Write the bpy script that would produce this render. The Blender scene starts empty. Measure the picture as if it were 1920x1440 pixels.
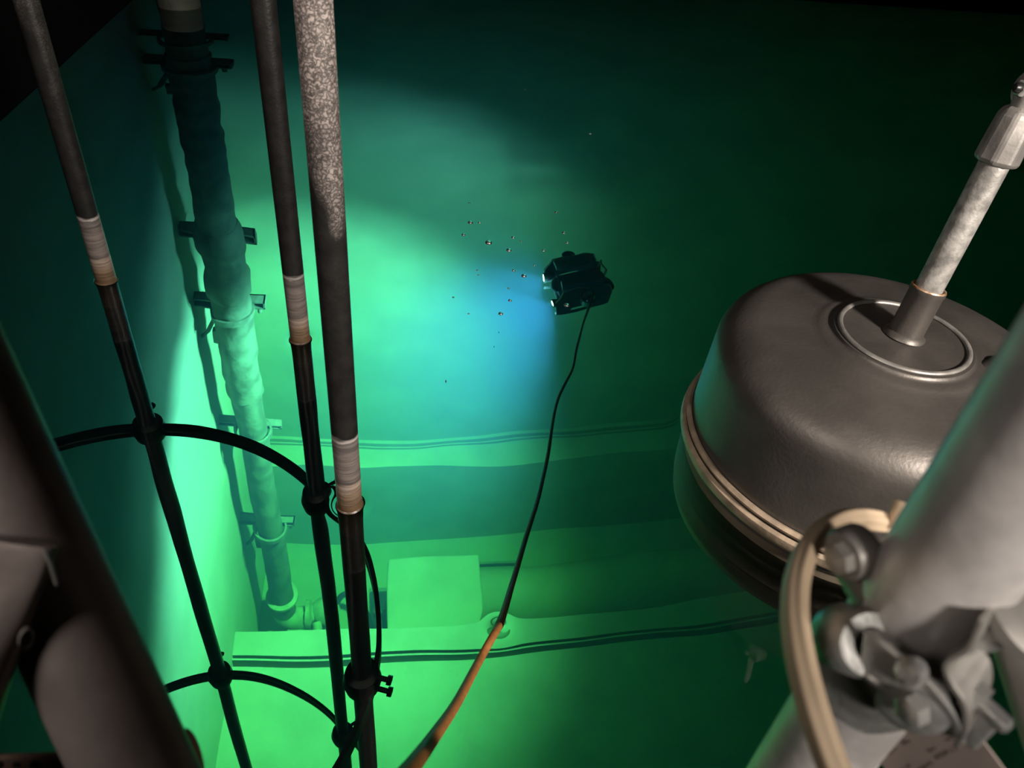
import bpy, math, random
from mathutils import Vector, Matrix, Quaternion, noise

random.seed(7)
SC = bpy.context.scene
COL = SC.collection
V = Vector

# ------------------------------------------------------------------ camera
H = 1.3                      # eye above the water, metres
F = 1441.0                   # focal length in pixels of the 1920x1440 frame
_up = V((190, 1800, 1441)).normalized()          # world up seen from the camera
_hy = (V((0, 0, -1)) - V((0, 0, -1)).dot(_up) * _up).normalized()
_hx = _hy.cross(_up)
_a = math.radians(10.3)      # the tank's walls are turned 10.3 degrees from the view
R0 = Matrix((_hx, _hy, _up))
RZ = Matrix(((math.cos(_a), math.sin(_a), 0), (-math.sin(_a), math.cos(_a), 0), (0, 0, 1)))
RC = RZ @ R0
cam_d = bpy.data.cameras.new('camera')
cam = bpy.data.objects.new('camera', cam_d)
COL.objects.link(cam)
cam.matrix_world = Matrix.Translation((0, 0, H)) @ RC.to_4x4()
cam_d.sensor_width = 36
cam_d.lens = F / 1920 * 36
cam_d.clip_start = 0.02
cam_d.dof.use_dof = True
cam_d.dof.focus_distance = 2.3
cam_d.dof.aperture_fstop = 8.0
SC.camera = cam

# ------------------------------------------------------------------ view, world, lamps
SC.view_settings.view_transform = 'Standard'
SC.view_settings.look = 'None'
SC.view_settings.exposure = 0
SC.view_settings.gamma = 1
SC.view_settings.use_curve_mapping = False
w = bpy.data.worlds.new('night')
SC.world = w
w.use_nodes = True
w.node_tree.nodes['Background'].inputs[0].default_value = (0.5, 0.6, 0.55, 1)
w.node_tree.nodes['Background'].inputs[1].default_value = 0.0006
cy = SC.cycles
cy.max_bounces = 10
cy.volume_bounces = 1
cy.transmission_bounces = 6
cy.glossy_bounces = 3
cy.diffuse_bounces = 3
cy.sample_clamp_indirect = 1.4
cy.caustics_refractive = False
cy.caustics_reflective = False


def lamp(name, loc, target, power, size, color=(1, .84, .72), spot=None, blend=.3):
    ld = bpy.data.lights.new(name, 'SPOT' if spot else 'AREA')
    ld.energy = power
    ld.color = color
    if spot:
        ld.spot_size = math.radians(spot)
        ld.spot_blend = blend
        ld.shadow_soft_size = size
    else:
        ld.shape = 'DISK'
        ld.size = size
    o = bpy.data.objects.new(name, ld)
    COL.objects.link(o)
    o.location = loc
    o.rotation_euler = (V(target) - V(loc)).to_track_quat('-Z', 'Y').to_euler()
    return o


# unseen lamps above and behind the viewer; the second is an added fill
lamp('unseen_lamp', (1.85, -.75, 1.75), (.93, .72, .78), 560, .16, (1, .90, .82), spot=54, blend=.6)
lamp('unseen_lamp', (.50, -1.0, 1.75), (.38, .22, .98), 72, .10, (1, .91, .84), spot=30, blend=.6)  # fill light added only to brighten the rail and clamp
lamp('unseen_lamp', (-1.4, -.3, 2.1), (-.37, 1.12, 1.16), 125, .32, (1, .88, .81), spot=68, blend=.75)

# the diving robot's own two headlights
ROV_LOC = V((1.22, 4.62, -3.0))
ROV_YAW = math.radians(180 + 10)
LAMP_COL = (.125, .40, .95)
# each headlight: a hot core and a wide dim spill
BEAMS = (((-.50, .14, -.855), 8500, 86), ((-.50, .42, -.76), 460, 140))


# ------------------------------------------------------------------ helpers
def ray(px, py):
    d = V((px - 960, -(py - 720), -F)).normalized()
    return RC @ d


def pt(px, py, dep):
    """point seen at (px, py) at camera depth dep, above the water"""
    return V((0, 0, H)) + RC @ V(((px - 960) / F * dep, -(py - 720) / F * dep, -dep))


def onz(px, py, z):
    d = ray(px, py)
    return V((0, 0, H)) + d * ((z - H) / d.z)


def under(px, py, z):
    """point at depth z below the surface along the refracted sight line"""
    d = ray(px, py)
    p = onz(px, py, 0)
    t = V((d.x / 1.333, d.y / 1.333, 0))
    t.z = -math.sqrt(1 - t.length_squared)
    return p + t * (z / t.z)


class MB:
    def __init__(s):
        s.v = []
        s.f = []

    def add(s, vs, fs):
        n = len(s.v)
        s.v += [V(q) for q in vs]
        s.f += [tuple(i + n for i in f) for f in fs]
        return s

    def box(s, c, d, m=None):
        c = V(c)
        hx, hy, hz = d[0] / 2, d[1] / 2, d[2] / 2
        vs = [V((x, y, z)) for x in (-hx, hx) for y in (-hy, hy) for z in (-hz, hz)]
        vs = [(m @ q if m else q) + c for q in vs]
        return s.add(vs, [(0, 1, 3, 2), (4, 6, 7, 5), (0, 4, 5, 1), (2, 3, 7, 6), (0, 2, 6, 4), (1, 5, 7, 3)])

    def box2(s, a, b):
        a, b = V(a), V(b)
        return s.box((a + b) / 2, b - a)

    def lathe(s, prof, c=(0, 0, 0), axis=(0, 0, 1), n=48, closed=False, flat=(1, 1), up=None):
        """profile of (r, h) turned about axis through c"""
        c = V(c)
        ax = V(axis).normalized()
        if up is None:
            up = V((1, 0, 0)) if abs(ax.x) < .9 else V((0, 1, 0))
        u = (V(up) - V(up).dot(ax) * ax).normalized()
        w_ = ax.cross(u)
        vs, fs = [], []
        for r, h in prof:
            for k in range(n):
                t = 2 * math.pi * k / n
                vs.append(c + ax * h + u * (r * math.cos(t) * flat[0]) + w_ * (r * math.sin(t) * flat[1]))
        m = len(prof)
        for i in range(m if closed else m - 1):
            j = (i + 1) % m
            for k in range(n):
                l = (k + 1) % n
                fs.append((i * n + k, i * n + l, j * n + l, j * n + k))
        if not closed:
            if prof[0][0] > 1e-6:
                fs.append(tuple(range(n))[::-1])
            if prof[-1][0] > 1e-6:
                fs.append(tuple((m - 1) * n + k for k in range(n)))
        return s.add(vs, fs)

    def cyl(s, a, b, r, n=32, r2=None, bev=0):
        a, b = V(a), V(b)
        L = (b - a).length
        r2 = r if r2 is None else r2
        if bev:
            pr = [(r - bev, 0), (r, bev), (r2, L - bev), (r2 - bev, L)]
        else:
            pr = [(r, 0), (r2, L)]
        return s.lathe(pr, a, b - a, n)

    def tube(s, pts, r, n=14, flat=(1, 1), up=None, prof=None):
        """swept tube through pts; r number or list; prof = closed 2D outline instead of a circle"""
        pts = [V(q) for q in pts]
        rs = r if isinstance(r, (list, tuple)) else [r] * len(pts)
        t0 = (pts[1] - pts[0]).normalized()
        u = V(up) if up else (V((0, 0, 1)) if abs(t0.z) < .9 else V((1, 0, 0)))
        vs, fs = [], []
        outl = prof or [(math.cos(2 * math.pi * k / n), math.sin(2 * math.pi * k / n)) for k in range(n)]
        n = len(outl)
        for i, p in enumerate(pts):
            t = (pts[min(i + 1, len(pts) - 1)] - pts[max(i - 1, 0)]).normalized()
            u = (u - u.dot(t) * t).normalized()
            w_ = t.cross(u)
            for x, y in outl:
                vs.append(p + u * x * rs[i] * flat[0] + w_ * y * rs[i] * flat[1])
        for i in range(len(pts) - 1):
            for k in range(n):
                l = (k + 1) % n
                fs.append((i * n + k, i * n + l, (i + 1) * n + l, (i + 1) * n + k))
        fs.append(tuple(range(n))[::-1])
        fs.append(tuple((len(pts) - 1) * n + k for k in range(n)))
        return s.add(vs, fs)

    def rough(s, amp, scale, only=None):
        for i, q in enumerate(s.v):
            if only is None or only(q):
                s.v[i] = q + noise.noise_vector(q * scale) * amp
        return s

    def build(s, name, m, parent=None, smooth=True, bevel=0, label=None, auto=40):
        me = bpy.data.meshes.new(name)
        base = parent.matrix_world.translation if parent is not None and parent.get('_world') is None else V((0, 0, 0))
        me.from_pydata([tuple(q) for q in s.v], [], s.f)
        me.validate()
        me.update()
        import bmesh
        b = bmesh.new()
        b.from_mesh(me)
        bmesh.ops.recalc_face_normals(b, faces=b.faces)
        b.to_mesh(me)
        b.free()
        me.materials.append(m)
        o = bpy.data.objects.new(name, me)
        COL.objects.link(o)
        if smooth:
            for p in me.polygons:
                p.use_smooth = True
            try:
                me.set_sharp_from_angle(angle=math.radians(auto))
            except Exception:
                pass
        if bevel:
            bv = o.modifiers.new('bevel', 'BEVEL')
            bv.width = bevel
            bv.segments = 2
            bv.limit_method = 'ANGLE'
        if parent is not None:
            o.parent = parent
            o.matrix_parent_inverse = pinv(parent)
        if label:
            o['label'] = label
        return o


def pinv(parent):
    """world matrix inverse without needing a view-layer update"""
    m = Matrix.Identity(4)
    p = parent
    chain = []
    while p is not None:
        chain.append(p)
        p = p.parent
    for q in reversed(chain):
        m = m @ (q.matrix_parent_inverse if q.parent else Matrix.Identity(4)) @ q.matrix_basis
    return m.inverted()


def tag(o, label, cat, group=None, kind=None):
    o['label'] = label
    o['category'] = cat
    if group:
        o['group'] = group
    if kind:
        o['kind'] = kind
    return o


def empty(name, loc, label, cat, group=None):
    o = bpy.data.objects.new(name, None)
    COL.objects.link(o)
    o.location = loc
    o.empty_display_size = .05
    tag(o, label, cat, group)
    return o


def smoothpts(P, k=8):
    """Catmull-Rom through points"""
    P = [V(p) for p in P]
    out = []
    for i in range(len(P) - 1):
        a = P[max(i - 1, 0)]
        b, c = P[i], P[i + 1]
        d = P[min(i + 2, len(P) - 1)]
        for j in range(k):
            t = j / k
            out.append(.5 * ((2 * b) + (c - a) * t + (2 * a - 5 * b + 4 * c - d) * t * t + (3 * b - a - 3 * c + d) * t ** 3))
    out.append(P[-1])
    return out


# ------------------------------------------------------------------ materials
def mat(name, base, rough=.6, metal=0.0, var=.25, scale=8, bump=.0, bscale=40, spec=.5, c2=None, rvar=0.0, detail=5):
    m = bpy.data.materials.new(name)
    m.use_nodes = True
    nt = m.node_tree
    N, L = nt.nodes, nt.links
    b = N['Principled BSDF']
    b.inputs['Roughness'].default_value = rough
    b.inputs['Metallic'].default_value = metal
    b.inputs['Specular IOR Level'].default_value = spec
    g = N.new('ShaderNodeNewGeometry')
    n = N.new('ShaderNodeTexNoise')
    n.inputs['Scale'].default_value = scale
    n.inputs['Detail'].default_value = detail
    L.new(g.outputs['Position'], n.inputs['Vector'])
    r = N.new('ShaderNodeValToRGB')
    c2 = c2 or tuple(c * (1 - var) for c in base)
    r.color_ramp.elements[0].color = (*c2, 1)
    r.color_ramp.elements[0].position = .38
    r.color_ramp.elements[1].color = (*base, 1)
    r.color_ramp.elements[1].position = .62
    L.new(n.outputs['Fac'], r.inputs['Fac'])
    L.new(r.outputs['Color'], b.inputs['Base Color'])
    if rvar:
        mr = N.new('ShaderNodeMapRange')
        mr.inputs['To Min'].default_value = rough - rvar
        mr.inputs['To Max'].default_value = rough + rvar
        L.new(n.outputs['Fac'], mr.inputs['Value'])
        L.new(mr.outputs['Result'], b.inputs['Roughness'])
    if bump:
        n2 = N.new('ShaderNodeTexNoise')
        n2.inputs['Scale'].default_value = bscale
        n2.inputs['Detail'].default_value = 4
        L.new(g.outputs['Position'], n2.inputs['Vector'])
        bp = N.new('ShaderNodeBump')
        bp.inputs['Strength'].default_value = 1
        bp.inputs['Distance'].default_value = bump
        L.new(n2.outputs['Fac'], bp.inputs['Height'])
        L.new(bp.outputs['Normal'], b.inputs['Normal'])
    return m


concrete = mat('tank_concrete', (.27, .29, .26), .9, var=.16, scale=1.6, bump=.004, bscale=9, detail=8)
concrete_floor = mat('slab_concrete', (.28, .29, .255), .9, var=.16, scale=2.2, bump=.004, bscale=12, detail=8)
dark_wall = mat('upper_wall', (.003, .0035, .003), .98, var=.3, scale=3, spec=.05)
steel_pipe = mat('crusted_pipe', (.12, .13, .10), .8, var=.45, scale=6, bump=.006, bscale=22)
steel_low = mat('pump_steel', (.34, .36, .29), .7, var=.3, scale=9, bump=.004, bscale=30)
strut_steel = mat('bracket_steel', (.15, .16, .13), .6, metal=.2, var=.3, scale=20)
galv = mat('galvanised_steel', (.82, .78, .74), .42, metal=.3, var=.28, scale=26, bump=.0006, bscale=60, rvar=.10)
galv_dark = mat('dull_galvanised_steel', (.36, .34, .31), .48, metal=.5, var=.4, scale=18, bump=.0008, bscale=50, rvar=.08)
zinc = mat('zinc_clamp', (.50, .50, .47), .36, metal=.6, var=.35, scale=45, bump=.0008, bscale=120, rvar=.1)
tube_left = mat('worn_frame_tube', (.34, .29, .265), .5, metal=.3, var=.4, scale=13, bump=.0006, bscale=60, rvar=.08)
rod_mat = mat('mottled_rod', (.50, .48, .44), .5, metal=.5, var=.5, scale=38, bump=.0008, bscale=120)
drum_mat = mat('brushed_drum', (.155, .14, .124), .47, metal=.65, var=.22, scale=7, bump=.0006, bscale=110, rvar=.07, detail=9)
drum_low = mat('drum_lower_shell', (.16, .13, .09), .6, metal=.2, var=.3, scale=9)
bead_mat = mat('tan_rim_bead', (.52, .40, .28), .5, metal=.3, var=.35, scale=20, bump=.001, bscale=60)
weld_mat = mat('rusty_weld', (.62, .47, .34), .4, metal=.5, var=.4, scale=90, c2=(.35, .16, .05))
rubber_cable = mat('beige_sheath', (.60, .46, .31), .45, var=.12, scale=30)
tether_mat = mat('orange_tether', (.30, .12, .03), .55, var=.25, scale=60, bump=.0006, bscale=300)
tin = mat('perforated_tin', (.30, .20, .155), .55, metal=.5, var=.3, scale=24)
cap_mat = mat('brown_cap', (.42, .25, .17), .5, var=.25, scale=40)
label_mat = mat('label_plate', (.30, .245, .215), .6, metal=.2, var=.12, scale=40)
ink_mat = mat('label_ink', (.09, .065, .05), .7, var=.1)
hole_mat = mat('hole_dark', (.008, .008, .007), .9, var=.1)
rov_body = mat('robot_shell', (.055, .06, .055), .5, var=.3, scale=30)
rov_edge = mat('robot_edge', (.55, .62, .36), .6, var=.2, scale=40)
rov_block = mat('robot_float', (.32, .38, .30), .7, var=.2, scale=40)
black_pl = mat('black_plastic', (.012, .012, .012), .4, var=.2, scale=30)
speck_mat = mat('dark_speck', (.02, .02, .018), .7, var=.2)

# poles: black pipe, dried tide marks by height above the water, scale deposits, stronger higher up
def pole_material(name, deposit, dz):
    m = mat(name, (.016, .0155, .0145), .30, var=.35, scale=30, bump=.0006, bscale=160)
    nt = m.node_tree
    N, L = nt.nodes, nt.links
    b = N['Principled BSDF']
    base = b.inputs['Base Color'].links[0].from_socket
    g = N.new('ShaderNodeNewGeometry')
    sep = N.new('ShaderNodeSeparateXYZ')
    L.new(g.outputs['Position'], sep.inputs[0])
    nz = N.new('ShaderNodeTexNoise')
    nz.inputs['Scale'].default_value = 14
    nz.inputs['Detail'].default_value = 6
    mp = N.new('ShaderNodeMapping')
    mp.inputs['Scale'].default_value = (1, 1, 5)
    L.new(g.outputs['Position'], mp.inputs['Vector'])
    L.new(mp.outputs[0], nz.inputs['Vector'])
    wob = N.new('ShaderNodeMath')
    wob.operation = 'MULTIPLY_ADD'
    wob.inputs[1].default_value = .03
    L.new(nz.outputs['Fac'], wob.inputs[0])
    L.new(sep.outputs['Z'], wob.inputs[2])
    sub = N.new('ShaderNodeMapRange')       # height -0.6 .. 0.4 onto 0 .. 1
    sub.inputs['From Min'].default_value = -.6 + .015
    sub.inputs['From Max'].default_value = .4 + .015
    L.new(wob.outputs[0], sub.inputs['Value'])
    cr = N.new('ShaderNodeValToRGB')
    el = cr.color_ramp.elements
    z = lambda h: h + .6
    stops = [(z(-.55), (.03, .026, .02)), (z(-.2), (.05, .03, .018)), (z(-.03), (.06, .038, .02)), (z(.015), (.13, .082, .045)),
             (z(.05), (.21, .15, .10)), (z(.078), (.34, .27, .22)), (z(.088), (.10, .085, .075)), (z(.10), (.17, .145, .128)),
             (z(.16), (.19, .16, .142)), (z(.190), (.13, .115, .105)), (z(.197), (.17, .15, .135)), (z(.206), (.09, .08, .075)), (z(.208), (.40, .36, .33)),
             (z(.214), (.36, .33, .31)), (z(.217), (.016, .0155, .0145))]
    el[0].position, el[0].color = stops[0][0], (*stops[0][1], 1)
    el[1].position, el[1].color = stops[-1][0], (*stops[-1][1], 1)
    for p_, c_ in stops[1:-1]:
        e = el.new(p_)
        e.color = (*c_, 1)
    L.new(sub.outputs[0], cr.inputs['Fac'])
    fine = N.new('ShaderNodeMix')           # fine horizontal scratches in the tide band
    fine.data_type = 'RGBA'
    fine.blend_type = 'MULTIPLY'
    fine.inputs['Factor'].default_value = .55
    mp2 = N.new('ShaderNodeMapping')
    mp2.inputs['Scale'].default_value = (6, 6, 90)
    L.new(g.outputs['Position'], mp2.inputs['Vector'])
    nf = N.new('ShaderNodeTexNoise')
    nf.inputs['Scale'].default_value = 2.2
    nf.inputs['Detail'].default_value = 5
    L.new(mp2.outputs[0], nf.inputs['Vector'])
    rf = N.new('ShaderNodeValToRGB')
    rf.color_ramp.elements[0].position = .36
    rf.color_ramp.elements[0].color = (.25, .25, .25, 1)
    rf.color_ramp.elements[1].position = .58
    L.new(nf.outputs['Fac'], rf.inputs['Fac'])
    L.new(cr.outputs['Color'], fine.inputs[6])
    L.new(rf.outputs['Color'], fine.inputs[7])
    gt = N.new('ShaderNodeMath')
    gt.operation = 'GREATER_THAN'
    gt.inputs[1].default_value = .218 + .015
    L.new(wob.outputs[0], gt.inputs[0])
    mx = N.new('ShaderNodeMix')
    mx.data_type = 'RGBA'
    L.new(gt.outputs[0], mx.inputs['Factor'])
    L.new(fine.outputs[2], mx.inputs[6])
    # deposits
    vo = N.new('ShaderNodeTexVoronoi')
    vo.feature = 'DISTANCE_TO_EDGE'
    vo.inputs['Scale'].default_value = 125
    nd = N.new('ShaderNodeTexNoise')
    nd.inputs['Scale'].default_value = 60
    nd.inputs['Detail'].default_value = 3
    L.new(g.outputs['Position'], nd.inputs['Vector'])
    mv = N.new('ShaderNodeMix')
    mv.data_type = 'VECTOR'
    mv.inputs['Factor'].default_value = .035
    L.new(g.outputs['Position'], mv.inputs[4])
    L.new(nd.outputs['Color'], mv.inputs[5])
    L.new(mv.outputs[1], vo.inputs['Vector'])
    hz = N.new('ShaderNodeMapRange')        # deposit colour gets stronger with height
    hz.inputs['From Min'].default_value = dz[0]
    hz.inputs['From Max'].default_value = dz[1]
    n3 = N.new('ShaderNodeTexNoise')
    n3.inputs['Scale'].default_value = 11
    n3.inputs['Detail'].default_value = 7
    mp3 = N.new('ShaderNodeMapping')
    mp3.inputs['Scale'].default_value = (1, 1, .45)
    L.new(g.outputs['Position'], mp3.inputs['Vector'])
    L.new(mp3.outputs[0], n3.inputs['Vector'])
    L.new(sep.outputs['Z'], hz.inputs['Value'])
    ad = N.new('ShaderNodeMath')
    ad.operation = 'ADD'
    L.new(hz.outputs[0], ad.inputs[0])
    L.new(n3.outputs['Fac'], ad.inputs[1])
    th = N.new('ShaderNodeMapRange')
    th.inputs['From Min'].default_value = .80
    th.inputs['From Max'].default_value = 1.25
    L.new(ad.outputs[0], th.inputs['Value'])
    ed = N.new('ShaderNodeMapRange')
    ed.inputs['From Min'].default_value = .0
    ed.inputs['From Max'].default_value = .30
    ed.inputs['To Min'].default_value = .12
    L.new(vo.outputs['Distance'], ed.inputs['Value'])
    ml = N.new('ShaderNodeMath')
    ml.operation = 'MULTIPLY'
    L.new(th.outputs[0], ml.inputs[0])
    L.new(ed.outputs[0], ml.inputs[1])
    ml2 = N.new('ShaderNodeMath')
    ml2.operation = 'MULTIPLY'
    ml2.inputs[1].default_value = deposit
    L.new(ml.outputs[0], ml2.inputs[0])
    dp = N.new('ShaderNodeMix')
    dp.data_type = 'RGBA'
    L.new(ml2.outputs[0], dp.inputs['Factor'])
    L.new(base, dp.inputs[6])
    dp.inputs[7].default_value = (.42, .36, .325, 1)
    L.new(dp.outputs[2], mx.inputs[7])
    L.new(mx.outputs[2], b.inputs['Base Color'])
    rr = N.new('ShaderNodeMapRange')
    rr.inputs['To Min'].default_value = .36
    rr.inputs['To Max'].default_value = .7
    L.new(ml2.outputs[0], rr.inputs['Value'])
    L.new(rr.outputs[0], b.inputs['Roughness'])
    return m


pole_far = pole_material('pole_far_left', .35, (.5, 1.0))
pole_mid = pole_material('pole_middle', .05, (.6, 1.2))
pole_near = pole_material('pole_nearest', 1.0, (.45, 1.15))

# ------------------------------------------------------------------ the water itself
POLES = [(-.885, 2.12, .029), (-.287, 1.817, .0275), (-.12, 1.187, .0272)]
TETHER_XY = (.18, .857, .0075)
DRUM = V((1.092, 1.272, 0))


def water_material():
    m = bpy.data.materials.new('tank_water')
    m.use_nodes = True
    nt = m.node_tree
    N, L = nt.nodes, nt.links
    for n in list(N):
        N.remove(n)
    out = N.new('ShaderNodeOutputMaterial')
    gl = N.new('ShaderNodeBsdfGlass')
    gl.inputs['IOR'].default_value = 1.333
    gl.inputs['Roughness'].default_value = 0
    gl.inputs['Color'].default_value = (1, 1, 1, 1)
    L.new(gl.outputs[0], out.inputs['Surface'])
    g = N.new('ShaderNodeNewGeometry')
    nz = N.new('ShaderNodeTexNoise')
    nz.inputs['Scale'].default_value = 3.2
    nz.inputs['Detail'].default_value = 1
    L.new(g.outputs['Position'], nz.inputs['Vector'])
    acc = N.new('ShaderNodeMath')
    acc.operation = 'MULTIPLY'
    acc.inputs[1].default_value = .0035
    L.new(nz.outputs['Fac'], acc.inputs[0])
    cur = acc.outputs[0]
    for x, y, r, a, lam in [(*POLES[0], .0035, .010), (*POLES[1], .0035, .010), (*POLES[2], .0045, .012), (*TETHER_XY, .004, .010), (.0 + DRUM.x, DRUM.y, .39, .004, .012)]:
        d = N.new('ShaderNodeVectorMath')
        d.operation = 'DISTANCE'
        d.inputs[1].default_value = (x, y, 0)
        L.new(g.outputs['Position'], d.inputs[0])
        e1 = N.new('ShaderNodeMath')
        e1.operation = 'MULTIPLY_ADD'
        e1.inputs[1].default_value = -1 / lam
        e1.inputs[2].default_value = r / lam
        L.new(d.outputs['Value'], e1.inputs[0])
        e2 = N.new('ShaderNodeMath')
        e2.operation = 'EXPONENT'
        L.new(e1.outputs[0], e2.inputs[0])
        e3 = N.new('ShaderNodeMath')
        e3.operation = 'MULTIPLY_ADD'
        e3.inputs[1].default_value = a
        L.new(e2.outputs[0], e3.inputs[0])
        L.new(cur, e3.inputs[2])
        cur = e3.outputs[0]
    bp = N.new('ShaderNodeBump')
    bp.inputs['Distance'].default_value = 1
    bp.inputs['Strength'].default_value = 1
    L.new(cur, bp.inputs['Height'])
    L.new(bp.outputs[0], gl.inputs['Normal'])
    vs = N.new('ShaderNodeVolumeScatter')
    vs.inputs['Density'].default_value = .038
    vs.inputs['Color'].default_value = (.22, .48, 1.0, 1)
    vs.inputs['Anisotropy'].default_value = .25
    va = N.new('ShaderNodeVolumeAbsorption')
    va.inputs['Density'].default_value = .23
    va.inputs['Color'].default_value = (.45, .85, .20, 1)
    ads = N.new('ShaderNodeAddShader')
    L.new(vs.outputs[0], ads.inputs[0])
    L.new(va.outputs[0], ads.inputs[1])
    L.new(ads.outputs[0], out.inputs['Volume'])
    return m


XL, XR, YN, YF = -1.64, 7.5, -2.2, 6.66
FZ, TZ = -8.0, -9.56        # slab level and trench bottom
EN, EF = 4.52, 6.29         # near and far edges of the trench
o = MB().box2((XL - .05, YN - .05, -10.2), (XR + .05, YF + .05, 0)).build('water', water_material(), smooth=False)
tag(o, 'clear green water filling the deep concrete tank', 'water', kind='stuff')

# ------------------------------------------------------------------ the tank
def struct(name, mb, m, **k):
    o = mb.build(name, m, smooth=False, **k)
    o['kind'] = 'structure'
    return o


struct('wall_left', MB().box2((XL - .3, YN - .3, -10.4), (XL, YF + .3, -.02)), concrete)
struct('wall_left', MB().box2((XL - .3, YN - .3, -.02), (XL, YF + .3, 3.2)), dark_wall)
struct('wall_far', MB().box2((XL, YF, -10.4), (XR, YF + .3, -.02)), concrete)
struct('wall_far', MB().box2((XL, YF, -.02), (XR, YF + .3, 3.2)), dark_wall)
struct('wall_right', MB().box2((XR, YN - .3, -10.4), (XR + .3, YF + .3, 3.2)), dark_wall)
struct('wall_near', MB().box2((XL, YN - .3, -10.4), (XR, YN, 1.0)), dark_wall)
# near slab with two long slots running beside the trench edge
slab = MB()
for a, b, top in ((YN, 4.185, FZ), (4.245, 4.262, FZ - .004), (4.29, EN, FZ)):
    slab.box2((XL, a, TZ - .3), (XR, b, top))
slab.box2((XL, 4.0, TZ - .3), (XR, 4.4, FZ - .14))
struct('floor', slab, concrete_floor)
struct('floor', MB().box2((XL, EN, TZ - .3), (XR, EF, TZ)), concrete_floor)
led = MB()
for a, b, top in ((EF, 6.545, FZ), (6.57, 6.585, FZ - .004), (6.62, YF, FZ)):
    led.box2((XL, a, TZ - .3), (XR, b, top))
led.box2((XL, 6.4, TZ - .3), (XR, YF, FZ - .1))
struct('trim_1', led, concrete_floor)

# ------------------------------------------------------------------ riser pipe in the corner
PX, PY = -1.345, 5.33
rise = empty('riser_pipe', (PX, PY, -9.3), 'thick crusted vertical riser pipe standing close to the left wall', 'pipe')


def crust(z0, z1, r, amp, n=56, step=.06):
    k = int((z1 - z0) / step)
    mb = MB().lathe([(r, z0 + (z1 - z0) * i / k) for i in range(k + 1)], (PX, PY, 0), n=n)
    for i, q in enumerate(mb.v):
        d = V((q.x - PX, q.y - PY, 0))
        s = 1 + amp * noise.noise(V((q.x * 9, q.y * 9, q.z * 7))) / r
        mb.v[i] = V((PX + d.x * s, PY + d.y * s, q.z))
    return mb


crust(-9.25, .12, .125, .008).build('pipe_barrel', steel_pipe, rise)
crust(-3.3, -.95, .138, .012).build('scale_sleeve', steel_pipe, rise, label='upper length thickened by rough deposits')
crust(-5.3, -3.3, .142, .020, step=.04).build('scale_sleeve', steel_pipe, rise, label='middle length thickened by lumpy deposits')
fl = MB().lathe([(.14, -4.06), (.165, -4.0), (.172, -3.85), (.15, -3.78), (.15, -3.55), (.178, -3.46), (.178, -3.36), (.165, -3.3), (.14, -3.24)], (PX, PY, 0), n=48)
fl.rough(.012, 9)
fl.build('pipe_coupling', steel_pipe, rise)
for z in (-8.95,):
    MB().lathe([(.12, z - .03), (.17, z - .02), (.17, z + .02), (.12, z + .03)], (PX, PY, 0), n=40).build('pipe_flange', steel_low, rise)
# foot: elbow, flange and pump head lying in the trench
foot = MB()
foot.tube(smoothpts([(PX, PY, -9.2), (PX, PY - .01, -9.32), (PX + .10, PY - .02, -9.41), (PX + .22, PY - .02, -9.42)], 6), .12, 24)
foot.build('pipe_elbow', steel_low, rise)
pump = empty('pump', (-1.08, 5.34, -9.56), 'pale pump casing at the foot of the thick riser pipe', 'pump')
MB().lathe([(.06, 0), (.15, .005), (.155, .05), (.10, .07), (.095, .10)], (-1.13, 5.33, -9.38), (1, .03, 0), n=32).rough(.008, 20).build('pump_flange', steel_low, pump)
MB().lathe([(.07, 0), (.13, .05), (.165, .14), (.155, .24), (.10, .30), (.0, .31)], (-1.06, 5.34, -9.36), (1, .1, -.05), n=32).rough(.015, 9).build('pump_casing', steel_low, pump)
MB().lathe([(.05, 0), (.05, .12), (.07, .125), (.07, .15), (0, .151)], (-1.0, 5.22, -9.36), (.2, -1, -.3), n=20).build('outlet_stub', steel_low, pump)
MB().tube(smoothpts([(-.80, 5.4, -9.30), (-.70, 5.45, -9.18), (-.55, 5.40, -9.14), (-.42, 5.25, -9.25), (-.36, 5.1, -9.45)], 6), .035, 12).build('hose', black_pl, pump)
MB().box((-1.20, 5.18, -9.50), (.22, .10, .10)).rough(.01, 12).build('foot_bracket', steel_low, pump, bevel=.01)

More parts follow.
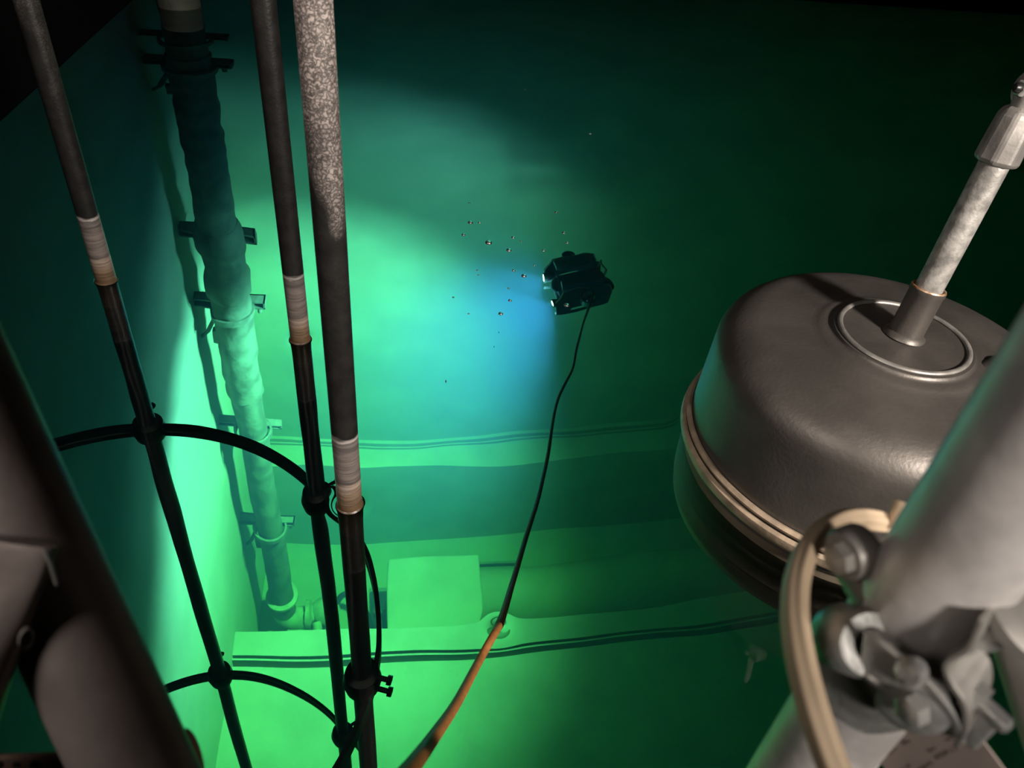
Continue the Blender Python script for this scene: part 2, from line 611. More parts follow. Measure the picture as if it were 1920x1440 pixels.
# brackets from the left wall
bz = [(-.69, 0), (-1.17, 1), (-3.45, 0), (-4.27, 1), (-5.89, 0), (-7.50, 1)]
blab = ['plain wall bracket nearest the surface on the thick riser pipe',
        'braced wall bracket second from the top on the thick riser pipe',
        'wall bracket just above the lumpy coupling of the riser pipe',
        'braced wall bracket just below the lumpy coupling of the riser pipe',
        'plain wall bracket on the lower lit half of the riser pipe',
        'lowest wall bracket on the riser pipe above the trench']
for (z, braced), lb in zip(bz, blab):
    e = empty('pipe_bracket', (XL, 5.42, z), lb, 'bracket', 'brackets holding the riser pipe')
    arm = MB()
    y0 = 5.43
    h = .085 if braced else .06
    # channel: top and bottom flange with a web, open to the viewer
    arm.box2((XL, y0 - .05, z + h / 2 - .014), (-1.10, y0 + .03, z + h / 2))
    arm.box2((XL, y0 - .05, z - h / 2), (-1.10, y0 + .03, z - h / 2 + .014))
    arm.box2((XL, y0 + .018, z - h / 2), (-1.10, y0 + .03, z + h / 2))
    arm.box2((-1.115, y0 - .05, z - h / 2), (-1.10, y0 + .03, z + h / 2))
    arm.build('bracket_arm', strut_steel, e, smooth=False)
    MB().lathe([(.148, -.03), (.168, -.03), (.168, .03), (.148, .03)], (PX, PY, z), n=36, closed=True).build('pipe_strap', strut_steel, e)
    if braced:
        MB().tube([(XL + .21, y0 - .01, z - .03), (XL + .13, y0 - .01, z - .20), (XL + .06, y0 - .01, z - .42), (XL, y0 - .01, z - .50)], .020, 8, flat=(1, .6)).build('brace', strut_steel, e)
        MB().box((XL + .15, y0 - .02, z - .44), (.10, .05, .14)).rough(.01, 20).build('gusset', strut_steel, e, smooth=False)
        MB().cyl((-1.15, y0 - .03, z - .10), (-1.15, y0 - .03, z - .03), .018, 10).build('bolt', strut_steel, e)

# ------------------------------------------------------------------ trench contents
e = empty('concrete_block', (.32, 5.1, TZ), 'pale concrete support block in the trench under the green light', 'concrete block')
MB().box2((-.18, 4.66, TZ), (.82, 5.52, -8.5)).rough(.012, 3).build('block_body', concrete_floor, e, smooth=False, bevel=.02)
e = empty('trench_pipe', (3.5, 5.25, TZ), 'wide horizontal pipe lying in the trench right of the concrete block', 'pipe')
MB().cyl((.84, 5.30, TZ + .36), (7.4, 5.30, TZ + .36), .36, 48).build('pipe_barrel', concrete_floor, e)
MB().box2((.86, 5.72, TZ), (1.40, 5.76, TZ + .28)).box2((.86, 5.80, TZ), (1.40, 5.83, TZ + .28)).build('rail', strut_steel, e, smooth=False)
e = empty('angle_post', (-.25, 4.9, TZ), 'thin dark angle iron post beside the concrete block', 'post')
MB().box2((-.245, 5.05, TZ), (-.205, 5.09, -8.78)).box2((-.205, 5.05, TZ), (-.20, 5.17, -8.78)).build('post_upright', black_pl, e, smooth=False)
MB().box2((-.34, 5.05, -8.82), (-.24, 5.09, -8.78)).build('post_arm', black_pl, e, smooth=False)
MB().box2((-.34, 5.05, -8.92), (-.24, 5.09, -8.89)).build('post_arm', black_pl, e, smooth=False)

# ------------------------------------------------------------------ cage of poles and hoops
labs = ['tall dark pole farthest left with a tan tide band above the water',
        'slim glossy black pole, middle of the three, with a tan tide band',
        'nearest dark pole with grey scaly deposits near its top']
pm = [pole_far, pole_mid, pole_near]
HC = V((-.842, 1.425, 0))
HR = .692
for i, (x, y, r) in enumerate(POLES):
    e = empty('guide_pole', (x, y, FZ), labs[i], 'pole', 'poles of the round cage')
    k = 60
    zs = [FZ + (1.9 - FZ) * j / 120 for j in range(121)]
    mb = MB().lathe([(r * (1 + .012 * noise.noise(V((x * 9, z * 5, 0)))), z) for z in zs], (x, y, 0), n=40)
    mb.build('pole_shaft', pm[i], e)
    MB().lathe([(r - .001, -.008), (r + .004, -.004), (r + .004, .003), (r - .001, .008)], (x, y, -.004), n=40).build('meniscus_collar', pm[i], e)  # solid collar standing in for the meniscus bulge of the water
    # joint collars where hoops meet the pole
    for z in (-1.03, -3.2):
        MB().lathe([(r, -.055), (r + .020, -.045), (r + .027, 0), (r + .020, .045), (r, .055)], (x, y, z), n=32).build('pole_clamp', black_pl, e)
        d = (V((x, y, 0)) - HC).normalized()
        t = V((-d.y, d.x, 0))
        s = -1 if i else 1
        for dz in ((.04, -.04) if i == 2 else (.04,)):
            q = V((x, y, z + dz)) + d * (r + .012)
            bb = MB().cyl(q - d * .02, q + d * .035, .008, 10)
            bb.lathe([(.015, 0), (.015, .012)], q + d * .035, d, n=6)
            bb.build('clamp_bolt', black_pl, e)
for z, lb in ((-1.03, 'upper flat steel hoop joining the three poles just under the water'),
              (-3.2, 'lower flat steel hoop joining the poles deep under the water')):
    e = empty('cage_hoop', (HC.x, HC.y, z), lb, 'hoop', 'hoops of the round cage')
    ring = [(HC.x + HR * math.cos(math.radians(a)), HC.y + HR * math.sin(math.radians(a)), z) for a in range(285, 38, -12)][::1]
    right = [(-.281, 1.826), (-.206, 1.748), (-.128, 1.612), (-.094, 1.500), (-.080, 1.400), (-.076, 1.310), (-.080, 1.230), (-.103, 1.115), (-.166, .960), (-.259, .835), (-.40, .75), (-.54, .72)]
    pts = smoothpts([V((x, y, z)) for x, y in right] + [V(q) for q in ring if q[0] < -.56 or q[1] > 1.9] + [V((-.281, 1.826, z))], 5)
    MB().tube(pts, 1.0, up=(0, 0, 1), prof=[(.036, -.007), (.036, .007), (.010, .007), (.006, .002), (-.006, .002), (-.010, .007), (-.036, .007), (-.036, -.007)]).build('hoop_band', black_pl, e, smooth=False)
wire = MB().tube(smoothpts([(-.262, 1.80, -.98), (-.22, 1.72, -.80), (-.17, 1.60, -.75), (-.13, 1.45, -.62)], 6), .006, 8)
o = wire.build('tie_wire', black_pl)
tag(o, 'thin dark tie wire looped from the middle pole joint', 'wire')

# ------------------------------------------------------------------ diving robot
rov = empty('diving_robot', ROV_LOC, 'dark underwater robot with two bright headlights hovering in the green water', 'underwater robot')
RR = Matrix.Rotation(ROV_YAW, 4, 'Z') @ Matrix.Rotation(math.radians(4), 4, 'Y')
rov.rotation_euler = RR.to_euler()


def rp(x, y, z):        # robot frame: +x ahead, +y to its left, +z up
    return ROV_LOC + (RR @ V((x, y, z)))


def rbox(mb, c, d):
    return mb.box(rp(*c), d, RR.to_3x3())


RX = RR.to_3x3()
RXv = RX @ V((1, 0, 0))
RYv = RX @ V((0, 1, 0))
RZv = RX @ V((0, 0, 1))
# electronics hull: cylinder with glass dome ahead
MB().lathe([(.02, -.16), (.055, -.155), (.058, -.15), (.058, .12), (.062, .122), (.062, .135)], rp(0, 0, -.01), RXv, n=32).build('pressure_hull', rov_body, rov)
MB().lathe([(.052 * math.cos(t), .135 + .05 * math.sin(t)) for t in [i * math.pi / 16 for i in range(9)]], rp(0, 0, -.01), RXv, n=28).build('camera_dome', black_pl, rov)
MB().lathe([(.035, -.13), (.038, -.125), (.038, .11), (.035, .115)], rp(0, 0, -.105), RXv, n=24).build('battery_tube', rov_body, rov)
for s in (-1, 1):
    pn = MB()
    outl = [(.19, -.14), (.19, -.02), (.15, .03), (.13, .085), (.04, .095), (-.03, .075), (-.12, .095), (-.19, .06), (-.21, -.02), (-.19, -.14), (-.10, -.15), (-.07, -.10), (.07, -.10), (.10, -.15)]
    n_ = len(outl)
    y0, y1 = s * .150, s * .162
    vs = [rp(x, y0, z) for x, z in outl] + [rp(x, y1, z) for x, z in outl]
    pn.add(vs, [tuple(range(n_)), tuple(range(2 * n_ - 1, n_ - 1, -1))] + [(i, (i + 1) % n_, n_ + (i + 1) % n_, n_ + i) for i in range(n_)])
    pn.build('side_panel', rov_body, rov, smooth=False)
    ed = MB().tube([rp(x, s * .156, z + .004) for x, z in outl[1:9]], .0065, 8)
    ed.build('panel_edge', rov_edge, rov, label='pale green panel edging')
    # buoyancy block with rounded shoulders
    bl = MB()
    sec = [(-.045, 0), (.045, 0), (.050, .02), (.04, .05), (.0, .062), (-.04, .05), (-.05, .02)]
    bl.tube([rp(-.17, s * .095, .07), rp(-.15, s * .095, .07), rp(.10, s * .095, .07), rp(.13, s * .095, .068)], [.7, 1, 1, .75], up=RYv, prof=[(a, b) for a, b in sec])
    bl.build('float_block', rov_body if s > 0 else rov_block, rov)
    # headlight pod
    pod = MB().lathe([(.012, -.05), (.026, -.045), (.028, .0), (.032, .02), (.032, .035), (.027, .036), (.025, .028), (.0, .026)], rp(.17, s * .125, -.055), RXv, n=24).build('headlight', rov_body, rov)
    em = bpy.data.materials.new('headlight_lens_glow')
    em.use_nodes = True
    eb = em.node_tree.nodes['Principled BSDF']
    eb.inputs['Base Color'].default_value = (.8, .85, .9, 1)
    eb.inputs['Emission Color'].default_value = (.45, .8, 1, 1)
    eb.inputs['Emission Strength'].default_value = 15
    MB().lathe([(.0, 0), (.024, .0), (.020, .007), (0, .010)], rp(.17, s * .125, -.055) + RXv * .028, RXv, n=20).build('lens', em, pod)
    L_ = rp(.17, s * .125, -.055) + RXv * .050
    for aim, power, cone in BEAMS:
        lamp('headlight_beam', L_, L_ + V(aim), power, .018, LAMP_COL, spot=cone, blend=1.0)
# thrusters: two aft horizontal, two vertical
def thruster(c, ax):
    ax = V(ax).normalized()
    t_ = MB().lathe([(.046, -.03), (.052, -.03), (.050, .03), (.044, .03)], c, ax, n=28, closed=True).build('thruster_duct', rov_body, rov)
    pr = MB().lathe([(.004, -.03), (.014, -.02), (.015, .02), (.003, .035)], c, ax, n=14)
    u = ax.orthogonal().normalized()
    w_ = ax.cross(u)
    for k in range(3):
        a = 2 * math.pi * k / 3
        d = u * math.cos(a) + w_ * math.sin(a)
        e_ = ax.cross(d)
        pr.add([c + d * .012 + e_ * .008 + ax * .006, c + d * .012 - e_ * .008 - ax * .006, c + d * .042 - e_ * .014 - ax * .008, c + d * .042 + e_ * .014 + ax * .008,
                c + d * .012 + e_ * .008 + ax * .009, c + d * .012 - e_ * .008 - ax * .003, c + d * .042 - e_ * .014 - ax * .005, c + d * .042 + e_ * .014 + ax * .011],
               [(0, 1, 2, 3), (7, 6, 5, 4), (0, 4, 5, 1), (1, 5, 6, 2), (2, 6, 7, 3), (3, 7, 4, 0)])
    pr.build('propeller', black_pl, t_)


for s in (-1, 1):
    thruster(rp(-.19, s * .09, -.03), RX @ V((1, s * .5, 0)))
    thruster(rp(-.02, s * .205, .02), RX @ V((0, s * .2, 1)))
for yy in (-.13, .13):
    MB().tube([rp(.19, yy, -.17), rp(.16, yy, -.18), rp(-.16, yy, -.18), rp(-.19, yy, -.17)], .010, 10).build('skid', rov_body, rov)
for xx in (-.12, .12):
    rbox(MB(), (xx, 0, -.145), (.03, .32, .012)).build('cross_bar', rov_body, rov, smooth=False)
MB().tube([rp(-.19, -.05, .03), rp(-.21, -.05, .10), rp(-.19, 0, .13), rp(-.21, .05, .10), rp(-.19, .05, .03)], .007, 8).build('handle', rov_edge, rov, label='pale green carry handle')

# tether from the robot to the surface and up past the viewer
U = [(1112, 548, -2.95), (1097, 600, -2.70), (1082, 655, -2.42), (1072, 695, -2.25), (1046, 742, -2.0), (1036, 800, -1.75),
     (1024, 870, -1.45), (1008, 940, -1.12), (985, 1015, -.78), (960, 1095, -.40)]
tp = [under(*q) for q in U] + [V((.18, .857, 0))]
tp += [pt(898, 1240, 1.36), pt(858, 1315, 1.12), pt(818, 1375, .87), pt(770, 1440, .62), pt(690, 1530, .45), pt(590, 1680, .38), pt(430, 1980, .34), pt(200, 2500, .30)]
o = MB().tube(smoothpts(tp, 8), .0076, 12).build('tether_cable', tether_mat)
tag(o, 'orange tether cable running from the robot up out of the water', 'cable')

# ------------------------------------------------------------------ float drum and its rod
fd = empty('float_drum', (DRUM.x, DRUM.y, .05), 'big round steel float with a rod in its top, floating at right', 'float')
prof = [(.372, -.26), (.392, -.24), (.396, -.20), (.396, .0), (.392, .03)]
MB().lathe([(.30, -.27)] + prof, DRUM, n=128).build('lower_shell', drum_low, fd, label='dark brown lower shell under the bead')
sh = [(.402, .03), (.402, .05), (.396, .07), (.395, .11), (.388, .27)]
for k in range(1, 11):
    t = k / 10 * math.pi / 2
    sh.append((.288 + .10 * math.cos(t), .285 + .085 * math.sin(t)))
sh += [(.24, .377), (.195, .380), (.180, .384), (.168, .390), (.158, .388), (.150, .392), (.148, .397)]
MB().lathe(sh + [(.05, .401), (0, .401)], DRUM, n=160).build('upper_shell', drum_mat, fd, auto=60)
MB().lathe([(.402, .055), (.412, .048), (.418, .060), (.416, .074), (.408, .080), (.400, .074)], DRUM, n=128, closed=True).build('rim_bead', bead_mat, fd, label='tan raised rim bead')
MB().lathe([(.402, .088), (.408, .086), (.410, .093), (.404, .100), (.398, .098)], DRUM, n=128, closed=True).build('rim_bead', bead_mat, fd, label='thin upper rim bead')
tr = [(.136 + .006 * math.cos(t), .400 + .005 * math.sin(t)) for t in [2 * math.pi * k / 10 for k in range(10)]]
MB().lathe(tr, DRUM, n=96, closed=True).build('top_disc_weld', galv_dark, fd)
# small dent and lug on the right of the top
MB().lathe([(.03, 0), (.05, .006), (.04, .02), (.022, .028), (0, .028)], DRUM + V((.20, -.10, .374)), n=24, flat=(1.5, .8)).build('top_lug', drum_mat, fd)
RT = (pt(1862, 305, 1.50) - pt(1722, 575, 1.79)).normalized()
rb = V((1.094, 1.274, .398))
# axis of the rod: through the collar and up past the frame edge
top_px = pt(1868, 300, 1.487)
ax = (top_px - rb).normalized()
MB().lathe([(.046, 0), (.044, .006), (.036, .012), (.0355, .105), (.0375, .108), (.0375, .116), (.031, .117), (.030, .10)], rb, ax, n=40).build('rod_collar', drum_mat, fd)
MB().lathe([(.037 + .005 * math.cos(t), .005 + .005 * math.sin(t)) for t in [2 * math.pi * k / 8 for k in range(8)]], rb, ax, n=40, closed=True).build('collar_weld', weld_mat, fd)
MB().lathe([(.0335 + .0032 * math.cos(t), .117 + .0032 * math.sin(t)) for t in [2 * math.pi * k / 8 for k in range(8)]], rb, ax, n=40, closed=True).build('collar_ring', weld_mat, fd, label='rust stained ring at the rod foot')
Lr = (top_px - rb).length
MB().lathe([(.0285, .05), (.0285, Lr + .05)], rb, ax, n=40).build('rod', rod_mat, fd)
st = top_px - ax * .004
sk = MB().lathe([(.030, -.004), (.040, -.002), (.0425, .006), (.041, .05), (.039, .085), (.034, .098), (.022, .104), (0, .106)], st, ax, n=8)
skt = sk.build('rod_socket', galv_dark, fd, smooth=False, bevel=.006)
side = (RC @ V((-1, -.05, .35))).normalized()
side = (side - side.dot(ax) * ax).normalized()
bc = st + ax * .135
MB().lathe([(.034, -.030), (.036, -.026), (.036, .010), (.030, .014)], bc, side, n=32).build('socket_eye', galv_dark, skt)
MB().cyl(st + ax * .09, bc, .022, 20, r2=.028).build('socket_neck', galv_dark, skt)
bo = MB().lathe([(.021, .014), (.021, .018), (.0145, .019), (.0145, .034), (.012, .037)], bc, side, n=6)
bo.build('bolt', zinc, skt, smooth=False)
MB().lathe([(.009, .037), (.009, .043), (.006, .048), (0, .049)], bc, side, n=16).build('bolt_tip', black_pl, skt)
MB().box(bc + ax * .10 + (-side) * .006, (.016, .030, .20), (ax.to_track_quat('Z', 'Y')).to_matrix()).build('link_bar', galv, fd, smooth=False, bevel=.004)

# ------------------------------------------------------------------ near frame at left
fr = empty('frame_leg', pt(256, 1440, .445), 'blurred grey tubular leg with a bolted brace in the left foreground', 'frame')
l0, l1 = pt(-260, 330, .405), pt(345, 1632, .45)
MB().cyl(l0 - (l1 - l0) * .9, l1 + (l1 - l0) * 1.6, .030, 64).build('main_tube', tube_left, fr)
a0, a1 = pt(8, 1012, .385), pt(-128, 1440, .41)
axb = (a1 - a0).normalized()
fwd = (RC @ V((0, 0, -1)))
upv = axb.cross(fwd).normalized()
obl = -.30 if (RC.transposed() @ upv).x > 0 else .30
secs = [(0, .026, .005), (.004, .0262, .0058), (.018, .026, .0062), (.035, .0255, .009), (.06, .0245, .016), (.10, .024, .022), (.17, .024, .024), (.8, .024, .024)]
bt = MB()
vs, fs = [], []
n_ = 40
for s_, wx, wy in secs:
    for k in range(n_):
        t = 2 * math.pi * k / n_
        c_, d_ = math.cos(t), math.sin(t)
        p_ = 2 / 3.2 if s_ < .03 else 1
        sh_ = axb * (wx * math.copysign(abs(c_) ** p_, c_) * obl * max(0, 1 - s_ / .09))
        vs.append(a0 + sh_ + axb * s_ + upv * wx * math.copysign(abs(c_) ** p_, c_) - fwd.cross(axb).cross(axb) * 0 + fwd * -1 * wy * math.copysign(abs(d_) ** p_, d_))
for i in range(len(secs) - 1):
    for k in range(n_):
        l = (k + 1) % n_
        fs.append((i * n_ + k, i * n_ + l, (i + 1) * n_ + l, (i + 1) * n_ + k))
fs += [tuple(range(n_)), tuple(range((len(secs) - 1) * n_, len(secs) * n_))]
bt.add(vs, fs)
brace = bt.build('brace', tube_left, fr, label='brace tube with a flattened end')
hp = pt(50, 1198, .378)
MB().lathe([(.0016, 0), (.0034, .0006), (.0034, -.002), (.0016, -.002)], hp, upv + fwd * -.8, n=20, closed=True, flat=(1.0, 1.7), up=axb.cross(upv)).build('washer', galv_dark, brace)
MB().lathe([(.0019, .0007), (0, .0008)], hp, upv + fwd * -.8, n=16, flat=(1, 1.9), up=axb.cross(upv)).build('hole', hole_mat, brace)
MB().tube([pt(82, 1030, .378), pt(93, 1052, .378), pt(107, 1096, .38)], .0011, 8).build('weld_bead', galv_dark, brace)
# perforated cross strip
p0, p1 = pt(-60, 1452, .47), pt(250, 1440, .50)
dx = (p1 - p0).normalized()
dz_ = (RC @ V((0, 1, .35))).normalized()
dz_ = (dz_ - dz_.dot(dx) * dx).normalized()
nn = dx.cross(dz_).normalized()
if nn.dot(fwd) > 0:
    nn = -nn
M3 = Matrix((dx, nn, dz_)).transposed()
strip = MB().box((p0 + p1) / 2 - dz_ * .004 - dx * .15, ((p1 - p0).length + .3, .004, .036), M3).build('perforated_strip', tin, fr, smooth=False, bevel=.0015)
for hx_, r_ in ((0, .0030), (35, .0018), (69, .0028)):
    c_ = pt(hx_, 1421, .47 + .03 * (hx_ + 60) / 310)
    c_ = c_ + nn * ((p0 - c_).dot(nn) + .0026)
    MB().lathe([(r_, -.001), (r_, 0.0), (0, .0002)], c_, nn, n=16).build('hole', hole_mat, strip)
# rounded brown cap at the foot of the leg
cp = MB().tube(smoothpts([pt(325, 1388, .48), pt(338, 1396, .48), pt(350, 1425, .48), pt(358, 1475, .48), pt(360, 1540, .48)], 6), [.003 + .0055 * min(1, (i + 1) / 5) for i in range(25)], 18, flat=(1, 1.1))
cp.build('foot_cap', cap_mat, fr, label='rounded brown cap')

# ------------------------------------------------------------------ scaffold tube and clamp at right
A, B = pt(1510, 1440, .51), pt(1781, 1061, .368)
T = (B - A).normalized()
sf = empty('guardrail', A, 'blurred galvanised guardrail tube with a bolted clamp in the right foreground', 'guardrail')
MB().cyl(A - T * .95, B + T * .8, .030, 72).build('rail_tube', galv, sf)
view = (-ray(1700, 1200)).normalized()       # towards the viewer
side = T.cross(view).normalized()            # across the tube, to picture right or left
if (RC.transposed() @ side).x < 0:
    side = -side
vw = side.cross(T)
if vw.dot(view) < 0:
    vw = -vw


def on(px, py, off=0.0):
    """point in the plane through the tube axis facing the viewer"""
    d = ray(px, py)
    c0 = V((0, 0, H))
    t = (A + vw * off - c0).dot(vw) / d.dot(vw)
    return c0 + d * t


# clamp band around the tube, seen from the front
bc0 = A + T * ((on(1640, 1235) - A).dot(T))
band = MB()
tilt = (T * .96 + side * .28).normalized()
band.lathe([(.0305, -.019), (.0335, -.019), (.0335, .019), (.0305, .019)], bc0, tilt, n=64, closed=True)
clamp = band.build('clamp_band', zinc, sf)
# lower half of the clamp: folded strap to the bolt lugs
s1 = MB()
path = [on(1618, 1216, .046), on(1652, 1242, .048), on(1690, 1274, .048), on(1722, 1310, .045), on(1740, 1342, .038), on(1748, 1366, .028)]
s1.tube(smoothpts(path, 6), 1, up=vw, prof=[(-.0012, -.0135), (.0026, -.0150), (.0030, -.0125), (.0012, -.0105), (.0012, .0105), (.0030, .0125), (.0026, .0150), (-.0012, .0135)])
s1.build('clamp_strap', zinc, clamp, smooth=False, bevel=.0008)
s2 = MB()
path = [on(1858, 1140, .020), on(1836, 1190, .024), on(1800, 1215, .026), on(1808, 1245, .026), on(1830, 1280, .026), on(1832, 1320, .024), on(1815, 1355, .018)]
s2.tube(smoothpts(path, 6), 1, up=vw, prof=[(.015, -.0014), (.015, .0014), (-.015, .0014), (-.015, -.0014)])
s2.build('clamp_strap', galv_dark, clamp, smooth=False, bevel=.0008)
# web between both straps and the pivot lug
s3 = MB().box((on(1700, 1290, .020) + on(1790, 1300, .016)) / 2, (.060, .030, .006), Matrix((side, T, vw)).transposed())
s3.build('clamp_web', zinc, clamp, smooth=False, bevel=.002)
# hinge barrel with a dark bore facing left
hb0, hb1 = on(1572, 1192, .030), on(1648, 1212, .040)
hx = (hb1 - hb0).normalized()
MB().lathe([(.0085, .0), (.0150, .0), (.0172, .004), (.0172, .020), (.0150, .026), (.0085, .026)], hb0, hx, n=36, closed=True, flat=(1.15, 1)).build('hinge_barrel', zinc, clamp)
MB().lathe([(.0088, .004), (0, .0042)], hb0, hx, n=24).build('barrel_bore', hole_mat, clamp)
# rounded lug with hex bolt below
lg = on(1712, 1322, .041)
MB().lathe([(.014, -.008), (.016, -.004), (.016, .003), (.012, .006), (0, .006)], lg, vw + side * .25 - T * .1, n=32, flat=(1.25, 1.0), up=T).build('clamp_lug', zinc, clamp)
MB().lathe([(.0075, .0), (.0075, .007), (.005, .0085), (0, .0085)], on(1720, 1326, .050), vw - side * .35, n=6).build('bolt_head', zinc, clamp)
MB().lathe([(.0045, .0), (.0045, .016), (.002, .018), (0, .018)], on(1826, 1306, .028), side + vw * .2, n=14).build('bolt_end', zinc, clamp)
MB().lathe([(.0085, -.003), (.0085, .004)], on(1826, 1306, .028), side + vw * .2, n=6).build('nut', zinc, clamp)
MB().lathe([(.006, 0), (.007, .002), (.0045, .005), (0, .005)], on(1712, 1256, .0495), vw, n=16, flat=(1, 1.6), up=side).build('rivet', zinc, clamp)
# upper swivel nut behind, left of the tube
un = on(1596, 1036, .012)
MB().lathe([(.0130, -.008), (.0140, -.006), (.0140, .003), (.012, .006), (0, .006)], un, vw - side * .35, n=28).build('swivel_washer', galv_dark, sf)
MB().lathe([(.0085, .004), (.0085, .010), (0, .011)], un + vw * .002, vw - side * .35, n=6).build('swivel_nut', galv_dark, sf)
MB().lathe([(.0045, -.03), (.0045, .006), (0, .007)], on(1640, 1035, .006), vw - side * .6, n=14).build('bolt', zinc, sf)
MB().tube([on(1582, 1070, .004), on(1602, 1100, .01), on(1622, 1140, .02)], .0035, 10, flat=(1, 2.4), up=vw).build('swivel_arm', galv_dark, sf)
# right hand bolt barrel, washer and the crossing tube
b0, b1 = on(1822, 1182, .004), on(1892, 1158, .002)
MB().cyl(b0, b1, .0115, 28, bev=.002).build('spacer', zinc, sf)
MB().lathe([(.021, 0), (.023, .002), (.023, .007), (.020, .009), (0, .009)], b1 + (b1 - b0).normalized() * .002, (b1 - b0), n=32).build('spacer_washer', galv_dark, sf)
x0, x1 = pt(1890, 1090, .46), pt(2010, 1460, .46)
MB().cyl(x0, x1 + (x1 - x0) * 4, .020, 40).build('crossing_tube', galv_dark, sf)

# maker's plate hanging below the clamp, print too worn to read
def onp(px, py):
    return on(px, py, .006)


c = [onp(1590, 1318), onp(1776, 1296), onp(1900, 1462), onp(1686, 1482)]
th_ = vw * .0012
pl = MB().add([q for q in c] + [q + th_ for q in c], [(3, 2, 1, 0), (4, 5, 6, 7), (0, 1, 5, 4), (1, 2, 6, 5), (2, 3, 7, 6), (3, 0, 4, 7)]).build('plate', label_mat, sf, smooth=False, label='worn plate with illegible print')
ink = MB()
uu = (onp(1776, 1380) - onp(1690, 1428)).normalized()
ww = vw.cross(uu).normalized()
if (RC.transposed() @ ww).y < 0:
    ww = -ww
M4 = Matrix((uu, ww, vw)).transposed()
for (x, y, n_, sz) in [(1658, 1382, 5, 1.5), (1676, 1402, 4, 1.7), (1702, 1386, 3, 1.5), (1752, 1402, 4, 1.2), (1786, 1384, 3, 1.2), (1702, 1436, 6, 1.1), (1738, 1434, 9, 1.2), (1768, 1412, 8, 1.2), (1796, 1398, 5, 1.2), (1762, 1448, 8, 1.0)]:
    s0 = onp(x, y) + th_ * 1.2
    for k in range(n_):
        hgt = .0016 * sz * random.uniform(.75, 1.15)
        c_ = s0 + uu * (k - n_ / 2) * .0015 * sz
        if random.random() < .7:
            ink.box(c_, (.0005 * sz, hgt, .0002), M4)
        if random.random() < .6:
            ink.box(c_ + ww * hgt * random.choice((-.4, 0, .4)), (.0011 * sz, .0005 * sz, .0002), M4)
ink.build('worn_print', ink_mat, pl, smooth=False)

# beige flat cable looping round the clamp
cpx = [(2080, 1330, .60), (1930, 1120, .57), (1800, 1010, .53), (1702, 985, .50), (1660, 980, .485), (1610, 974, .465), (1562, 985, .44), (1520, 1020, .415), (1496, 1080, .395), (1490, 1150, .378), (1500, 1230, .362), (1522, 1320, .348), (1552, 1410, .338), (1590, 1510, .33), (1640, 1700, .325), (1660, 2000, .33), (1640, 2500, .34)]
prof_c = []
for k in range(40):
    t = 2 * math.pi * k / 40
    rr = 1 + .07 * math.cos(6 * t)
    prof_c.append((math.cos(t) * rr, .72 * math.sin(t) * rr))
cb = MB().tube(smoothpts([pt(*q) for q in cpx], 8), [.0062 + .0022 * min(1, max(0, i - 24) / 24) for i in range(8 * (len(cpx) - 1) + 1)], up=fwd.cross(RC @ V((0, 1, 0))), prof=prof_c)
ec = empty('electric_cable', pt(1590, 1440, .335), 'thick beige ribbed cable bent round the clamp in the right foreground', 'cable')
cb.build('cable_sheath', rubber_cable, ec)
MB().tube([pt(1676, 985, .48), pt(1686, 962, .475), pt(1694, 942, .475)], [.0045, .0055, .006], 12).build('cable_clip', rubber_cable, ec)

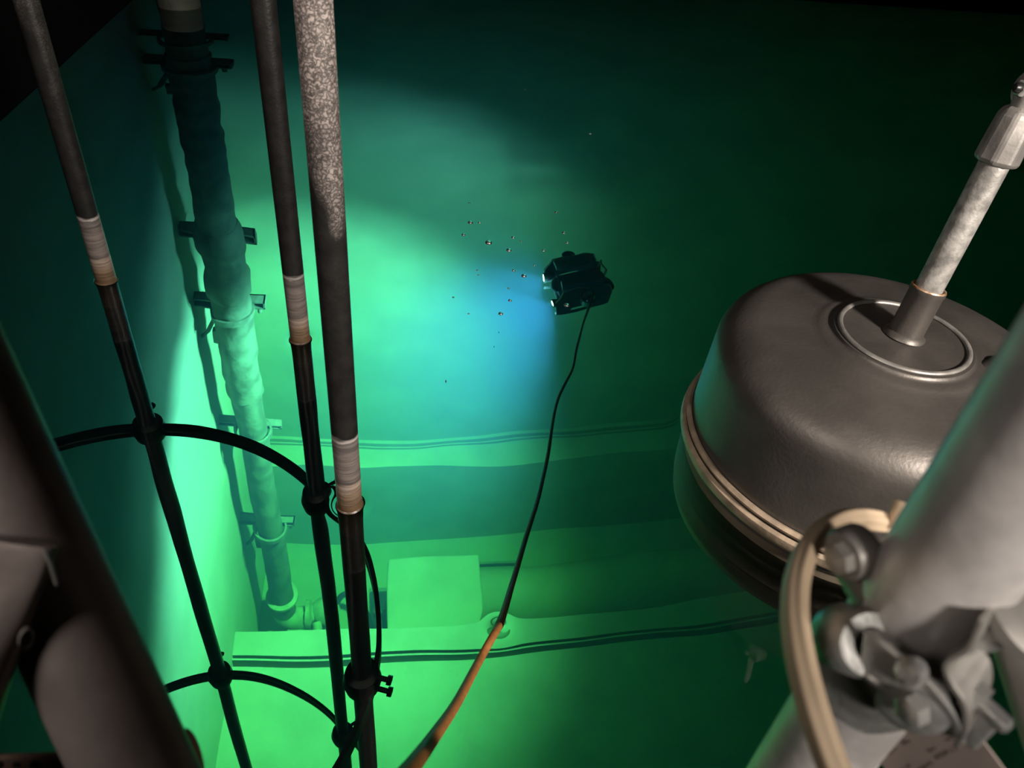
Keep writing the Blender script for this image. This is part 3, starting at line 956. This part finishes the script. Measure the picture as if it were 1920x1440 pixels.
# ------------------------------------------------------------------ bubbles and specks on the surface
glass = bpy.data.materials.new('bubble_film')
glass.use_nodes = True
gb = glass.node_tree.nodes['Principled BSDF']
gb.inputs['Base Color'].default_value = (1, 1, 1, 1)
gb.inputs['Roughness'].default_value = .03
gb.inputs['IOR'].default_value = 1.33
gb.inputs['Transmission Weight'].default_value = 1
gb.inputs['Coat Weight'].default_value = 1
gb.inputs['Coat Roughness'].default_value = .38
gb.inputs['Coat IOR'].default_value = 2.6
bubbles = [
    (.299, 2.392, .0125, 'largest round bubble of the cluster left of the robot'),
    (.246, 2.541, .0095, 'medium bubble at the upper left of the cluster, beside a smaller one'),
    (.279, 2.543, .006, 'small bubble just right of the medium one at the upper left'),
    (.215, 2.447, .007, 'leftmost bubble of the upper cluster'),
    (.254, 2.703, .0045, 'tiny bubble farthest up on its own above the cluster'),
    (.391, 2.434, .007, 'bubble high in the middle of the cluster, right of the largest'),
    (.416, 2.408, .0045, 'tiny bubble just right of the high middle bubble'),
    (.365, 2.341, .0095, 'second largest bubble, below the high middle bubble'),
    (.488, 2.345, .0065, 'bubble midway between the cluster and the robot'),
    (.580, 2.640, .007, 'lone bubble above the robot, topmost on the right side'),
    (.582, 2.478, .007, 'bubble just above the robot, upper of a close pair'),
    (.581, 2.402, .0065, 'bubble just above the robot, lower of a close pair'),
    (.441, 2.242, .0045, 'tiny bubble beside the upper left corner of the robot'),
    (.366, 2.205, .006, 'flat looking bubble at the top edge of the blue beam'),
    (.396, 2.171, .009, 'large bubble at the start of the blue beam near the upper headlight'),
    (.333, 2.022, .006, 'bubble in the blue beam, middle one of three in a column'),
    (.337, 2.094, .004, 'tiny bubble in the blue beam, top of three in a column'),
    (.296, 1.947, .0075, 'dark rimmed bubble low in the blue beam'),
    (.510, 1.997, .0085, 'bright bubble just right of the robot lower headlight'),
    (.156, 2.038, .004, 'tiny bubble on the left fringe of the blue beam'),
    (.198, 1.946, .0035, 'tiny bubble low on the left fringe of the blue beam'),
    (.245, 2.205, .004, 'upper of two tiny bubbles left of the blue beam'),
    (.246, 2.175, .004, 'lower of two tiny bubbles left of the blue beam'),
    (.873, 3.464, .008, 'solitary bubble far above the robot in the dark green water'),
    (.640, 4.05, .006, 'solitary tiny bubble farthest from the viewer'),
]
proto = {}
for x, y, r, lb in bubbles:
    if 'm' not in proto:
        mb = MB().lathe([(math.cos(t), math.sin(t) * .8) for t in [math.pi / 2 * k / 10 for k in range(11)]], n=28)
        ob = mb.build('air_bubble', glass, auto=180)
        proto['m'] = ob
    else:
        ob = proto['m'].copy()
        COL.objects.link(ob)
    ob.location = (x, y, .0005)
    ob.scale = (r, r, r)
    tag(ob, 'clear air ' + lb if lb.startswith('bubble') else 'clear ' + lb, 'bubble', 'air bubbles floating on the water')
for x, y, r, lb in [(.113, 1.618, .0045, 'dark speck of debris floating right of the nearest pole'),
                    (.280, 1.848, .0028, 'tiny dark speck floating below the blue beam, upper of two'),
                    (.259, 1.776, .0028, 'tiny dark speck floating below the blue beam, lower of two')]:
    mb = MB().tube([(x, y - r * .9, .001), (x, y, .0018), (x + r * .2, y + r * 1.2, .001)], [r * .3, r * .42, r * .25], 8)
    ob = mb.build('debris_speck', speck_mat)
    tag(ob, lb, 'debris', 'specks floating on the water')

for o in SC.objects:
    if '_world' in o:
        del o['_world']
